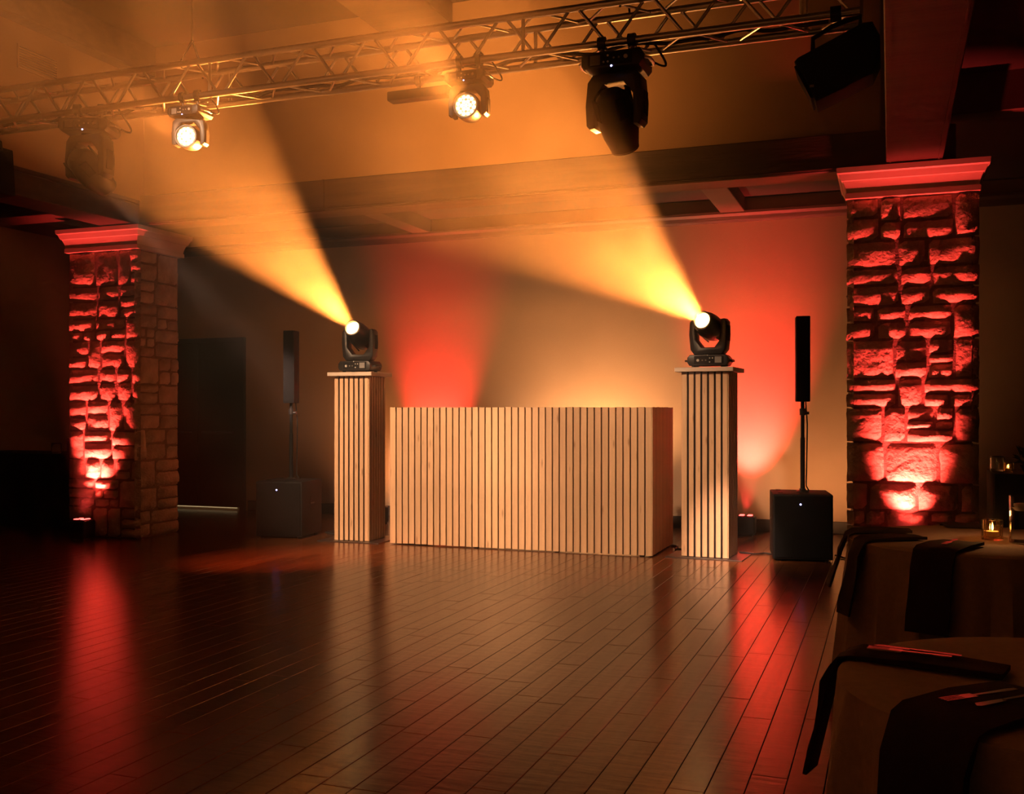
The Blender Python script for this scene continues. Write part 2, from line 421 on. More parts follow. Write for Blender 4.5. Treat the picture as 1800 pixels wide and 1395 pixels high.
uplight((-1.42, 10.92, 0), (-1.42, 11.36, 1.3), 'black uplight by the wall between slatted column and subwoofer', 1800, 56, (1, .036, .034), M['rcell'], 1.0)
uplight((-3.1, 10.75, 0), (-3.1, 11.36, 1.7), 'black uplight behind the slatted booth lighting the wall amber', 500, 120, (1, .49, .20), M['cell'], 1)
uplight((-.70, 10.3, 0), (-.7, 11.36, 1.0), 'black uplight hidden behind the subwoofer near the stone pillar', 85, 120, (1, .42, .15), M['cell'], 1)

uplight((-5.55, 10.55, 0), (-5.7, 11.36, 1.2), 'unseen black uplight added behind the slatted column near the door', 75, 125, (1, .36, .10), M['cell'], 1)  # added out of sight to warm the wall near the door
uplight((-2.5, 9.5, .982), (-2.4, 6.4, 3.7), 'unseen black uplight added on the counter inside the slatted booth', 150, 80, (1, .36, .07), M['cell'], 1)  # added out of sight to brighten the truss from below

# ------------------------------------------------------------------ slatted booth and columns
def slat_row(parent, p0, p1, nrm, n, gapfrac, z0, z1, thick, first=0):
    """n slats between p0 and p1 (local xy), proud along nrm"""
    p0 = Vector(p0); p1 = Vector(p1); L = (p1 - p0).length; pit = L / n; wd = pit * (1 - gapfrac)
    me = to_mesh('slat', box(BM(), (-wd / 2, -thick / 2, z0), (wd / 2, thick / 2, z1), .0015, 1), False)
    ang = math.atan2(p1.y - p0.y, p1.x - p0.x)
    for i in range(n):
        c = p0 + (p1 - p0) * ((i + .5) / n) + Vector(nrm) * thick / 2
        link_mesh('slat', me, M['pine'], parent, (c.x, c.y, random.uniform(-.003, .002)), (0, 0, ang))

bt = thing('slatted_booth', 'wide light wooden slatted booth in the middle of the floor', 'booth', (-3.285, 8.97, 0))
BW, BD, BH = 2.60, .92, 1.335
carc = BM(); box(carc, (-BW / 2 + .02, .03, .01), (BW / 2 - .02, .05, BH - .004)); box(carc, (-BW / 2 + .02, .05, .01), (-BW / 2 + .05, BD, BH - .004)); box(carc, (BW / 2 - .05, .05, .01), (BW / 2 - .02, BD, BH - .004))
obj('carcass', carc, M['backer'], bt, smooth=False)
slat_row(bt, (-BW / 2, .03), (BW / 2, .03), (0, -1), 39, .19, .012, BH, .03)
slat_row(bt, (BW / 2 - .02, 0), (BW / 2 - .02, BD), (1, 0), 18, .17, .012, BH, .022)
slat_row(bt, (-BW / 2 + .02, BD), (-BW / 2 + .02, .0), (-1, 0), 18, .17, .012, BH, .022)
obj('counter_shelf', box(BM(), (-BW / 2 + .05, .05, .95), (BW / 2 - .05, .75, .98)), M['shelf'], bt, smooth=False)
for sx in (-1.2, -.4, .4, 1.2):
    for sy in (.04, .85): obj('foot', lathe(BM(), [(0, 0), (.025, 0), (.02, .012), (0, .012)], 12), M['rubber'], bt, (sx, sy, 0))

def slat_column(loc, wd, label, rz):
    t = thing('slatted_column', label, 'column', loc, rz, 'slatted light columns'); h = wd / 2
    obj('base_plate', box(BM(), (-.34, -.28, 0), (.34, .30, .008), .002, 1), M['steel'], t)
    obj('carcass', box(BM(), (-h + .018, -h + .018, .009), (h - .018, h - .018, 1.647)), M['backer'], t, smooth=False)
    for a, b, n in (((-h, -h), (h, -h), (0, -1)), ((h, -h), (h, h), (1, 0)), ((h, h), (-h, h), (0, 1)), ((-h, h), (-h, -h), (-1, 0))):
        o = Vector(n) * -.018
        slat_row(t, Vector(a) + o, Vector(b) + o, n, 7, .30, .012, 1.646, .018)
    obj('top_board', box(BM(), (-h - .05, -h - .05, 1.647), (h + .05, h + .05, 1.685), .003, 1), M['shelf'], t)
    return t
slat_column((-5.04, 9.2, 0), .385, 'slatted wooden column near the black door carrying a moving light', math.radians(2))
slat_column((-1.525, 9.27, 0), .42, 'slatted wooden column between the booth and the nearby subwoofer', math.radians(-3))

# ------------------------------------------------------------------ moving heads
def moving_head(nm, loc, hang, direction, scale, wash, lens_mat, label, group, lamp=None, rz=0, clamp_x=(-.09, .09), roll=0):
    t = thing(nm, label, 'moving light', loc, 0, group)
    t.rotation_euler = (0, PI if hang else 0, rz); t.scale = (scale,) * 3
    R = t.rotation_euler.to_matrix(); dl = (R.inverted() @ Vector(direction)).normalized()
    th = math.acos(max(-1, min(1, dl.z))); ph = math.atan2(dl.x, -dl.y)
    if abs(ph) > PI / 2: ph += PI if ph < 0 else -PI; th = -th
    # base with chamfered ends
    prof = [(-.182, .045), (-.165, .02), (.165, .02), (.182, .045), (.182, .09), (.16, .116), (-.16, .116), (-.182, .09)]
    b = obj('base', prism(BM(), prof, -.13, .13, 'y', .012, 2), M['black'], t)
    obj('connector_panel', box(BM(), (-.12, -.134, .035), (.14, -.129, .105), .002, 1), M['matte'], b)
    obj('display', box(BM(), (.065, -.137, .042), (.125, -.133, .098), .002, 1), M['grey'], b)
    obj('power_socket', lathe(BM(), [(0, 0), (.012, 0), (.012, .005), (0, .005)], 14), M['white'], b, (-.085, -.133, .066), (PI / 2, 0, 0))
    for (cx, cz) in ((-.045, .066), (-.015, .066), (.02, .085), (.045, .085), (.02, .05)):
        obj('socket', lathe(BM(), [(0, 0), (.006, 0), (.006, .004), (0, .004)], 10), M['grey'] if cx < 0 else M['white'], b, (cx, -.133, cz), (PI / 2, 0, 0))
    obj('status_light', lathe(BM(), [(0, 0), (.006, 0), (.004, .004), (0, .005)], 10), M['blue'] if hang else M['white'], b, (0, -.132, .11), (PI / 2, 0, 0))
    for s in (-1, 1):
        obj('handle', tube(BM(), [(s * .175, -.08, .06), (s * .205, -.065, .064), (s * .212, 0, .066), (s * .205, .065, .064), (s * .175, .08, .06)], .010), M['chrome'] if hang else M['black'], b)
    if hang:
        for cx in clamp_x:
            cl = obj('clamp', tube(BM(), [(cx - .022, 0, -.075 / scale), (cx + .022, 0, -.075 / scale)], .042 / scale, 14), M['black'], t)
            obj('clamp_bolt', tube(BM(), [(cx, 0, -.05 / scale), (cx, 0, .025)], .013), M['steel'], cl)
    else:
        for sx in (-.13, .13):
            for sy in (-.09, .09): obj('foot', lathe(BM(), [(0, 0), (.016, 0), (.018, .022), (0, .022)], 10), M['rubber'], t, (sx, sy, 0))
    up = [(-.165, .165), (-.13, .122), (.13, .122), (.165, .165), (.178, .30), (.172, .415), (.15, .44), (.120, .435), (.116, .255), (.06, .185), (-.06, .185), (-.116, .255), (-.120, .435), (-.15, .44), (-.172, .415), (-.178, .30)]
    if wash: up = [(x, .128 + (z - .128) * .86) for x, z in up]
    yk = obj('yoke', prism(BM(), up, -.062, .062, 'y', .014, 2), M['black'], t, None, (0, 0, ph))
    obj('pan_bearing', lathe(BM(), [(.06, .112), (.06, .132), (0, .132)], 20), M['matte'], t)
    for s in (-1, 1):
        obj('arm_cover', box(BM(), (s * .176 - .004, -.035, .24), (s * .176 + .004, .035, .38), .003, 1), M['matte'], yk)
    pz = .372 if not wash else .32
    mh = Matrix.Rotation(ph, 4, 'Z') @ Matrix.Translation((0, 0, pz)) @ Matrix.Rotation(th, 4, 'X')
    if wash: prof = [(0, -.13), (.06, -.128), (.10, -.09), (.114, -.03), (.118, .04), (.118, .10), (.112, .115), (.100, .115), (.098, .100), (0, .100)]
    else: prof = [(0, -.165), (.06, -.163), (.095, -.13), (.113, -.06), (.116, .02), (.108, .10), (.094, .155), (.084, .195), (.074, .20), (.071, .178), (0, .178)]
    hd = obj('head', lathe(BM(), prof, 32), M['black'], t); hd.matrix_local = mh
    if wash:
        obj('led_plate', lathe(BM(), [(0, .1015), (.097, .1015), (.097, .099)], 28), M['cellring'], hd)
        spots_ = [(0, 0)] + [(.037 * math.cos(a * PI / 3), .037 * math.sin(a * PI / 3)) for a in range(6)] + [(.074 * math.cos(a * PI / 6 + .26), .074 * math.sin(a * PI / 6 + .26)) for a in range(12)]
        me = to_mesh('led_cell', lathe(BM(), [(.0, .0065), (.010, .005), (.0165, 0)], 12))
        for (x, y) in spots_: link_mesh('led_cell', me, lens_mat, hd, (x, y, .102))
        lz = .13
    else:
        obj('lens', lathe(BM(), [(0, .188), (.04, .186), (.071, .180)], 28), lens_mat, hd)
        obj('lens_ring', lathe(BM(), [(.085, .192), (.085, .204), (.072, .206), (.071, .192)], 28), M['steel'], hd)
        for k in range(4):
            a = k * PI / 2 + .8
            obj('cooling_fin', box(BM(), (-.03, -.006, -.15), (.03, .006, -.02), .003, 1), M['matte'], hd, (.108 * math.cos(a), .108 * math.sin(a), 0), (0, 0, a + PI / 2))
        lz = .215
    bpy.context.view_layer.update()
    if lamp:
        en, ang, bl, col, rad = lamp
        p = t.matrix_world @ mh @ Vector((0, 0, lz)); dd = (t.matrix_world.to_3x3() @ mh.to_3x3() @ Vector((0, 0, 1)))
        spot('moving_light_lamp', p, p + dd, en, ang, bl, col, rad)
    if hang:   # looped power lead up to the truss
        bm = BM(); pts = []
        for i in range(13):
            a = i / 12 * PI * 1.1; pts.append((-.20 - .07 * math.sin(a), .02 + .08 * math.sin(a * .7), .06 - .14 * i / 12 + .07 * math.sin(a)))
        tube(bm, pts, .007, 6); obj('power_lead', bm, M['rubber'], t)
    return t

BEAM = (25000, 25, .30, AMBER, .05)
moving_head('moving_head_light', (-5.04, 9.2, 1.685), False, (.07, -.93, .36), 1.0, False, M['lens'],
            'black moving head light shining amber on the slatted column near the door', 'moving lights on the columns', BEAM)
moving_head('moving_head_light', (-1.525, 9.27, 1.685), False, (-.185, -.95, .225), 1.0, False, M['lens'],
            'black moving head light shining amber on the column beside the subwoofer', 'moving lights on the columns', BEAM)
TY, TZ, TS = 6.30, 3.63, .25       # truss front bottom chord
HZ = TZ - .075
moving_head('moving_head_light', (-5.81, TY, HZ), True, (-.18, 4.9, -2.7), 1.05, False, M['wlens'],
            'black moving head hanging from the truss pointing down and back, near the stone pillar', 'moving lights on the truss', (2200, 13, 1.0, SOFT, .05), rz=.35)
moving_head('wash_light', (-4.87, TY, HZ), True, (.23, -.97, -.02), .74, True, M['cell'],
            'lit wash light with round led face hanging on the truss beside the unlit head', 'wash lights on the truss', (2300, 26, .8, AMBER, .07))
moving_head('wash_light', (-2.63, TY, HZ), True, (.09, -.995, .0), .76, True, M['cell'],
            'lit wash light with round led face under the middle of the truss', 'wash lights on the truss', (7000, 30, .8, AMBER, .07))
moving_head('moving_head_light', (-1.62, TY, HZ), True, (.30, 2.6, -2.9), 1.08, False, M['wlens'],
            'large dark moving head hanging from the truss beside the hung loudspeaker', 'moving lights on the truss', (1700, 15, 1.0, SOFT, .05))

# ------------------------------------------------------------------ truss
tr = thing('box_truss', 'long silver box truss hung across the room under the ceiling', 'truss', (0, TY, TZ))
TX0, TX1 = -7.1, -.16
for yy in (0, TS):
    for zz in (0, TS): obj('chord', tube(BM(), [(TX0, yy, zz), (TX1, yy, zz)], .024, 14), M['chrome'], tr)
PIT = .49
dl_ = Vector((PIT / 2 - .05, 0, TS)).length
brm = to_mesh('brace', tube(BM(), [(0, 0, 0), (0, 0, dl_)], .011, 8))
flm = to_mesh('brace', tube(BM(), [(0, 0, 0), (0, 0, Vector((PIT / 2 - .05, TS, 0)).length)], .009, 8))
def brace(me, a, b):
    a = Vector(a); b = Vector(b); q = (b - a).to_track_quat('Z', 'Y')
    link_mesh('brace', me, M['chrome'], tr, a, q.to_euler())
nb = int((TX1 - TX0) / PIT)
for i in range(nb):
    x = TX0 + .05 + i * PIT
    for yy, sh in ((0, 0), (TS, .12)):
        if x + sh + PIT > TX1: continue
        brace(brm, (x + sh + .025, yy, 0), (x + sh + PIT / 2 - .025, yy, TS)); brace(brm, (x + sh + PIT / 2 + .025, yy, TS), (x + sh + PIT - .025, yy, 0))
    for zz in (0, TS):
        brace(flm, (x + .025, 0, zz), (x + PIT / 2 - .025, TS, zz)); brace(flm, (x + PIT / 2 + .025, TS, zz), (x + PIT - .025, 0, zz))
for xx in (TX0, -2.25, -4.7, TX1 - .33):
    for yy in (0, TS): obj('upright', tube(BM(), [(xx, yy, 0), (xx, yy, TS)], .018 if xx > -1 else .012, 10), M['chrome'], tr)
for xx in (TX0, TX1):
    ep = BM(); box(ep, (xx - .006, -.03, -.03), (xx + .006, .0, TS + .03)); box(ep, (xx - .006, TS, -.03), (xx + .006, TS + .03, TS + .03)); box(ep, (xx - .006, 0, -.03), (xx + .006, TS, .0)); box(ep, (xx - .006, 0, TS), (xx + .006, TS, TS + .03))
    obj('end_plate', ep, M['steel'], tr, smooth=False)
for xx in (-4.95, -1.60, -.42):
    for yy in (0, TS): obj('sling', tube(BM(), [(xx, yy, TS - .03), (xx, yy, TS + .03), (xx, TS / 2, TS + .22)], .008, 6), M['rubber'], tr)
    obj('hoist_chain', tube(BM(), [(xx, TS / 2, TS + .21), (xx, TS / 2, 5.0 - TZ)], .007, 6), M['steel'], tr)
pc = BM(); pts = []
for i in range(120):
    x = -6.9 + i * .055; pts.append((x, TY + TS - .045 + .018 * math.sin(i * .9), TZ + .035 + .012 * math.sin(i * .53) + .014 * noise.noise(Vector((i * .3, 0, 0)))))
tag(obj('power_cable', tube(pc, pts, .014, 6), M['rubber']), 'black power cable running along the inside of the truss', 'cable')
# small fixture under the middle of the truss
lbx = thing('led_bar', 'short dark led bar under the truss left of the middle wash light', 'led bar', (-3.18, TY + TS, TZ - .10))
obj('housing', box(BM(), (-.17, -.05, -.035), (.30, .05, .035), .012, 2), M['black'], lbx)
obj('clamp', tube(BM(), [(.04, 0, .1), (.08, 0, .1)], .038, 12), M['black'], lbx)
spot('added_header_spot', (-3.1, TY + TS + .08, TZ - .08), (-3.3, 8.5, 4.2), 230, 128, 1.0, (1, .38, .08), .12)  # added spot at the dark bar, puts amber on the header wall
obj('bracket', box(BM(), (.05, -.01, .03), (.07, .01, .08)), M['steel'], lbx, smooth=False)

def hung_speaker(label, loc, sx, prof, handle):
    t = thing('hung_loudspeaker', label, 'loudspeaker', loc, 0, 'loudspeakers hung on the truss')
    obj('cabinet', prism(BM(), prof, -.13, .13, 'y', .018, 3), M['matte'], t)
    a, b = Vector((prof[0][0], 0, prof[0][1])), Vector((prof[-1][0], 0, prof[-1][1])); n = (b - a).normalized(); nn = Vector((n.z, 0, -n.x))
    if nn.x * sx > 0: nn = -nn
    bm = BM(); q = [a + n * .03 + nn * .002, b - n * .03 + nn * .002]
    vs = []
    for off in (0, .012):
        for (p, y) in ((q[0], -.13), (q[0], .13), (q[1], .13), (q[1], -.13)): vs.append(bm.verts.new(p + nn * off + Vector((0, y, 0))))
    for f in ((0, 1, 2, 3), (4, 5, 6, 7), (0, 1, 5, 4), (1, 2, 6, 5), (2, 3, 7, 6), (3, 0, 4, 7)): bm.faces.new([vs[i] for i in f])
    bmesh.ops.recalc_face_normals(bm, faces=bm.faces)
    obj('grille', bm, M['grille'], t, smooth=False)
    obj('bracket', tube(BM(), handle, .014, 8), M['matte'], t)
    obj('clamp', tube(BM(), [(-.03, -.12, .275), (.03, -.12, .275)], .045, 12), M['matte'], t)
    obj('badge', box(BM(), (prof[-1][0] - .02 * sx - .012, -.136, prof[-1][1] + .085), (prof[-1][0] - .02 * sx + .012, -.13, prof[-1][1] + .10)), M['grey'], t, smooth=False)
    return t
SP = [(-.237, .024), (-.218, .045), (.068, .17), (.152, .207), (.203, .207), (.244, .119), (.247, 0), (.203, -.095), (-.115, -.23)]
hung_speaker('black wedge loudspeaker hung at the truss end near the stone pillar', (-.30, 6.42, 3.355), 1, SP,
             [(-.13, -.11, .07), (-.13, -.11, .15), (-.02, -.12, .205), (.07, -.12, .23), (.135, -.12, .24), (.135, -.11, .19)])
SP2 = [(.13, -.19), (.10, .19), (-.12, .19), (-.12, -.19)]
hung_speaker('black loudspeaker hung at the truss end in the far corner, cut by the picture edge', (-6.935, 6.42, 3.27), -1, SP2,
             [(-.05, 0, .17), (-.05, 0, .24), (.06, 0, .25), (.09, 0, .235), (.10, 0, .17)])

# ceiling vent on the left upper wall
vt = thing('wall_vent', 'pale rectangular air vent high on the upper wall', 'vent', (HX0, 7.135, 4.41))
bm = BM(); box(bm, (0, -.23, -.105), (.012, .23, -.09)); box(bm, (0, -.23, .09), (.012, .23, .105)); box(bm, (0, -.23, -.09), (.012, -.215, .09)); box(bm, (0, .215, -.09), (.012, .23, .09))
obj('frame', bm, M['upper'], vt, smooth=False)
obj('backing', box(BM(), (0, -.215, -.09), (.002, .215, .09)), M['sub'], vt, smooth=False)
me = to_mesh('slat', box(BM(), (0, -.215, -.007), (.010, .215, .007)), False)
for i in range(8): link_mesh('slat', me, M['upper'], vt, (.002, 0, -.077 + i * .022), (0, .5, 0))

# ------------------------------------------------------------------ column loudspeakers on subwoofers
def column_pa(loc, rz, lab_sub, lab_col):
    s = thing('subwoofer', lab_sub, 'subwoofer', loc, rz, 'subwoofers')
    obj('cabinet', box(BM(), (-.25, -.28, .018), (.25, .28, .58), .010, 2), M['matte'], s)
    obj('grille', box(BM(), (-.235, -.292, .035), (.235, -.279, .562), .006, 2), M['grille'], s)
    obj('power_light', lathe(BM(), [(0, 0), (.008, 0), (.005, .004), (0, .004)], 10), M['blue'], s, (-.02, -.292, .495), (PI / 2, 0, 0))
    for sx in (-.2, .2):
        for sy in (-.23, .23): obj('foot', lathe(BM(), [(0, 0), (.02, 0), (.02, .018), (0, .018)], 10), M['rubber'], s, (sx, sy, 0))
    for sx in (-1, 1):
        h = obj('handle_recess', box(BM(), (sx * .2505 - .002, -.06, .27), (sx * .2505 + .002, .06, .42), .002, 1), M['sub'], s)
        obj('handle', box(BM(), (sx * .252 - .004, -.055, .335), (sx * .252 + .004, .055, .352), .003, 1), M['black'], h)
    for sy in (-.13, .2): obj('corner_rail', box(BM(), (-.20, sy - .02, .579), (-.16, sy + .02, .586)), M['matte'], s, smooth=False)
    c = thing('column_loudspeaker', lab_col, 'loudspeaker', (loc[0] + .02, loc[1] + .0, .582), rz, 'column loudspeakers')
    obj('pole', tube(BM(), [(0, 0, 0), (0, 0, .48)], .020, 14), M['matte'], c)
    obj('inner_pole', tube(BM(), [(0, 0, .48), (0, 0, .82)], .016, 14), M['matte'], c)
    k = obj('collar', tube(BM(), [(0, 0, .68), (0, 0, .74)], .027, 14), M['black'], c)
    obj('clamp_knob', tube(BM(), [(.02, 0, .70), (.055, 0, .70)], .013, 10), M['black'], k)
    obj('base_flange', lathe(BM(), [(.055, 0), (.055, .008), (.028, .02), (.028, .03), (0, .03)], 20), M['black'], c)
    obj('cabinet', box(BM(), (-.060, -.075, .80), (.060, .075, 1.555), .008, 2), M['matte'], c)
    obj('grille', box(BM(), (-.052, -.083, .812), (.052, -.0745, 1.545), .004, 2), M['grille'], c)
    obj('cable', tube(BM(), [(.03, .05, .80), (.045, .06, .6), (.04, .06, .3), (.035, .06, .05), (.06, .07, .006)], .006, 6), M['rubber'], c)
    return s
column_pa((-5.90, 9.25, 0), math.radians(10), 'black subwoofer on the floor between the door and the slatted column',
          'thin black column loudspeaker on a pole near the door, dim in the haze')
column_pa((-.75, 9.42, 0), math.radians(9), 'black subwoofer on the floor in front of the stone pillar near the tables',
          'thin black column loudspeaker on a pole between the slatted column and stone pillar')

# floor cables
def cable(label, pts, r=.008):
    P = []
    pts = [Vector(p) for p in pts]
    for i in range(len(pts) - 1):
        p0 = pts[max(i - 1, 0)]; p1 = pts[i]; p2 = pts[i + 1]; p3 = pts[min(i + 2, len(pts) - 1)]
        for k in range(8):
            t = k / 8; P.append(.5 * ((2 * p1) + (p2 - p0) * t + (2 * p0 - 5 * p1 + 4 * p2 - p3) * t * t + (3 * p1 - p0 - 3 * p2 + p3) * t ** 3))
    P.append(pts[-1])
    return tag(obj('floor_cable', tube(BM(), P, r, 6), M['rubber']), label, 'cable')
cable('black cable on the floor from the slatted column to the subwoofer by the tables', [(-1.29, 9.46, .017), (-1.15, 9.44, .009), (-1.08, 9.52, .009), (-1.0, 9.5, .009), (-.98, 9.5, .03)])
cable('black cable on the floor between the booth and the slatted column', [(-1.97, 9.75, .009), (-1.9, 9.70, .009), (-1.88, 9.5, .009), (-1.80, 9.46, .017), (-1.74, 9.45, .017)], .009)
cable('black cable trailing from the subwoofer toward the tables', [(-.46, 9.52, .02), (-.38, 9.45, .009), (-.30, 9.2, .009), (-.20, 8.9, .009), (-.28, 8.3, .009)])
cable('coiled black cable lying beside the subwoofer near the door', [(-5.60, 9.5, .009), (-5.5, 9.52, .009), (-5.42, 9.44, .010), (-5.46, 9.36, .02), (-5.56, 9.40, .028), (-5.53, 9.5, .03), (-5.44, 9.5, .03), (-5.36, 9.42, .012), (-5.30, 9.36, .016)])

# ------------------------------------------------------------------ tables
def cloth_mesh(r, top, bottom, folds, seed, amp=.075):
    rnd = random.Random(seed); bm = BM(); n = 144; rings = []
    ph = [rnd.uniform(0, 6.28) for _ in range(5)]
    def f(a, s):
        v = .5 * math.sin(folds * a + ph[0] + .5 * math.sin(3 * a + ph[1])) + .3 * math.sin((folds * .6 // 1) * a + ph[2]) + .2 * math.sin((folds * 1.7 // 1) * a + ph[3])
        return v * amp * s
    c = bm.verts.new((0, 0, top))
    for q in (.4, .8, .97): rings.append([bm.verts.new((r * q * math.cos(2 * PI * k / n), r * q * math.sin(2 * PI * k / n), top)) for k in range(n)])
    for i in range(10):
        s = i / 9; z = top - .008 - (top - .008 - bottom) * s; rr = r + .004 + .035 * s
        rings.append([bm.verts.new(((rr + f(2 * PI * k / n, s ** .7)) * math.cos(2 * PI * k / n), (rr + f(2 * PI * k / n, s ** .7)) * math.sin(2 * PI * k / n), z)) for k in range(n)])
    for k in range(n): bm.faces.new((c, rings[0][k], rings[0][(k + 1) % n]))
    for a, b in zip(rings, rings[1:]):
        for k in range(n): bm.faces.new((a[k], b[k], b[(k + 1) % n], a[(k + 1) % n]))
    bmesh.ops.recalc_face_normals(bm, faces=bm.faces)
    return bm

def round_table(loc, r, lab_t, lab_c, seed):
    t = thing('round_table', lab_t, 'table', loc, 0, 'round dining tables')
    obj('tabletop', lathe(BM(), [(0, .735), (r - .012, .735), (r - .008, .745), (r - .012, .754), (0, .754)], 48), M['darkwood'], t)
    obj('pedestal', tube(BM(), [(0, 0, .02), (0, 0, .735)], .035, 14), M['steel'], t)
    obj('base', lathe(BM(), [(.24, 0), (.24, .012), (.05, .03), (0, .03)], 28), M['steel'], t)
    c = obj('tablecloth', cloth_mesh(r, .76, .012, 21, seed), M['cloth'], None, loc)
    tag(c, lab_c, 'tablecloth', 'tablecloths on the dining tables')
T1, R1 = (.372, 4.73, 0), .54
T2, R2 = (.359, 2.266, 0), .46
round_table(T1, R1, 'round dining table behind, under the cloth with the candle', 'grey cloth with deep folds on the farther table holding the candle', 3)
round_table(T2, R2, 'round dining table in front, under the cloth cut by the picture edge', 'grey cloth on the nearer table in the corner of the picture', 5)

def napkin(label, T, r, ang, inset, drop, wd, twist=0, cut=False, end_w=1.0):
    """a folded napkin lying radially on the table top and hanging over its edge"""
    t = thing('napkin', label, 'napkin', (T[0], T[1], 0), ang, 'folded dark napkins')
    path = [(r - inset, .766), (r - inset * .5, .767), (r - .02, .768), (r + .008, .762), (r + .018, .735), (r + .034, .70)]
    for k in range(1, 5): path.append((r + .034 + .012 * k, .70 - (drop - .06) * k / 4))
    bm = BM(); rows = []
    for i, (x, z) in enumerate(path):
        p = path[min(i + 1, len(path) - 1)]; q = path[max(i - 1, 0)]; d_ = Vector((p[0] - q[0], 0, p[1] - q[1])).normalized(); nrm = Vector((-d_.z, 0, d_.x))
        if nrm.x < 0 and i > 3: nrm = -nrm
        if i <= 3 and nrm.z < 0: nrm = -nrm
        s = i / (len(path) - 1); ww = wd * (1 + (end_w - 1) * s); tw = twist * max(0, 1 - 2 * s)
        row = []
        for side in (-1, -.33, .33, 1):
            row.append(Vector((x, side * ww / 2 + tw * inset, z)))
        th = .010 + .004 * math.sin(i * 1.7)
        rows.append([bm.verts.new(v) for v in row] + [bm.verts.new(v + nrm * (th + .004 * math.sin(3 * k + i))) for k, v in reversed(list(enumerate(row)))])
    for a, b in zip(rows, rows[1:]):
        for k in range(8): bm.faces.new((a[k], a[(k + 1) % 8], b[(k + 1) % 8], b[k]))
    bm.faces.new(rows[0]); bm.faces.new(list(reversed(rows[-1])))
    bmesh.ops.recalc_face_normals(bm, faces=bm.faces)
    obj('folded_cloth', bm, M['napkin'], t, angle=60)
    return t

def cutlery(nm, label, T, r, ang, x0, y0, ln, rot):
    t = thing(nm, label, nm, (T[0], T[1], .785), ang, 'cutlery laid on the napkins')
    M4 = Matrix.Translation((r - x0, y0, 0)) @ Matrix.Rotation(rot, 4, 'Z')
    h = BM(); prof = [(-.5, .005), (-.40, .007), (-.1, .0045), (.08, .0035)]
    L_ = ln; vs = []
    for (u, hw) in prof: vs.append([h.verts.new(M4 @ Vector((u * L_, s * hw, z))) for s, z in ((-1, 0), (1, 0), (1, .003), (-1, .003))])
    for a, b in zip(vs, vs[1:]):
        for k in range(4): h.faces.new((a[k], a[(k + 1) % 4], b[(k + 1) % 4], b[k]))
    h.faces.new(vs[0]); h.faces.new(list(reversed(vs[-1])))
    obj('handle', h, M['silver'], t)
    b = BM()
    if nm == 'fork':
        box(b, (.08 * L_, -.011, 0), (.24 * L_, .011, .003))
        for k in range(4): box(b, (.24 * L_, -.011 + k * .0063, 0), (.5 * L_, -.011 + k * .0063 + .003, .003))
    else:
        prism(b, [(.08 * L_, -.006), (.44 * L_, -.009), (.5 * L_, .004), (.46 * L_, .009), (.08 * L_, .007)], 0, .002, 'z')
    for v in b.verts: v.co = M4 @ v.co
    obj('tines' if nm == 'fork' else 'blade', b, M['silver'], t, smooth=False)
    return t
def ang_to(T, p): return math.atan2(p[1] - T[1], p[0] - T[0])
# farther table
napkin('dark napkin on the farther table hanging off its edge toward the dance floor', T1, R1, math.radians(187), .27, .22, .10, -.6)
napkin('dark napkin on the farther table hanging down its side next to the front corner', T1, R1, math.radians(208), .27, .30, .10, -.1)
napkin('dark napkin on the farther table hanging over its front beside the candle', T1, R1, math.radians(247), .30, .30, .16)
napkin('dark napkin on the farther table edge just before the stone pillar foot', T1, R1, math.radians(98), .15, .20, .15)
cutlery('fork', 'silver fork on the napkin at the front of the farther table', T1, R1, math.radians(247), .16, 0, .19, .1)
# nearer table
A1 = ang_to(T2, (-.16, 2.40)); A2 = math.radians(232)
napkin('dark napkin on the nearer table hanging long toward the dance floor', T2, R2, A1, .32, .27, .10, .04, end_w=.8)
napkin('dark napkin on the nearer table hanging over its front edge', T2, R2, A2, .30, .45, .17, 0)
cutlery('fork', 'silver fork on the long hanging napkin of the nearer table', T2, R2, A1, .13, .008, .17, .05)
cutlery('knife', 'silver knife on the long hanging napkin of the nearer table', T2, R2, A1, .14, -.018, .18, -.02)
cutlery('fork', 'silver fork on the front napkin of the nearer table', T2, R2, A2, .15, -.02, .18, -.15)
cutlery('knife', 'silver knife on the front napkin of the nearer table', T2, R2, A2, .17, .025, .18, -.10)

def votive(loc, label, s=1.0, lamp=0):
    t = thing('votive_candle', label, 'candle', loc, 0, 'candles in glass cups'); t.scale = (s,) * 3
    bm = BM(); n = 24
    ro = [(.036 + .0025 * (k % 2)) for k in range(n)]
    A = [[bm.verts.new((r_ * math.cos(2 * PI * k / n), r_ * math.sin(2 * PI * k / n), z)) for k, r_ in enumerate(ro)] for z in (0, .075)]
    B = [[bm.verts.new((.031 * math.cos(2 * PI * k / n), .031 * math.sin(2 * PI * k / n), z)) for k in range(n)] for z in (.075, .012)]
    rg = A + B
    for a, b in zip(rg, rg[1:]):
        for k in range(n): bm.faces.new((a[k], a[(k + 1) % n], b[(k + 1) % n], b[k]))
    bm.faces.new(list(reversed(rg[0]))); bm.faces.new(rg[-1]); bmesh.ops.recalc_face_normals(bm, faces=bm.faces)
    obj('glass_cup', bm, M['amberglass'], t)
    obj('wax', lathe(BM(), [(0, .013), (.024, .013), (.024, .032), (0, .032)], 18), M['wax'], t)
    obj('flame', lathe(BM(), [(0, .034), (.004, .038), (.006, .046), (.003, .058), (0, .066)], 12), M['flame'], t)
    if lamp:
        l = bpy.data.lights.new('candle_lamp', 'POINT'); l.energy = lamp; l.color = (1, .42, .12); l.shadow_soft_size = .012
        o = bpy.data.objects.new('candle_lamp', l); C.objects.link(o); o.location = (loc[0], loc[1], loc[2] + .1 * s)
    return t
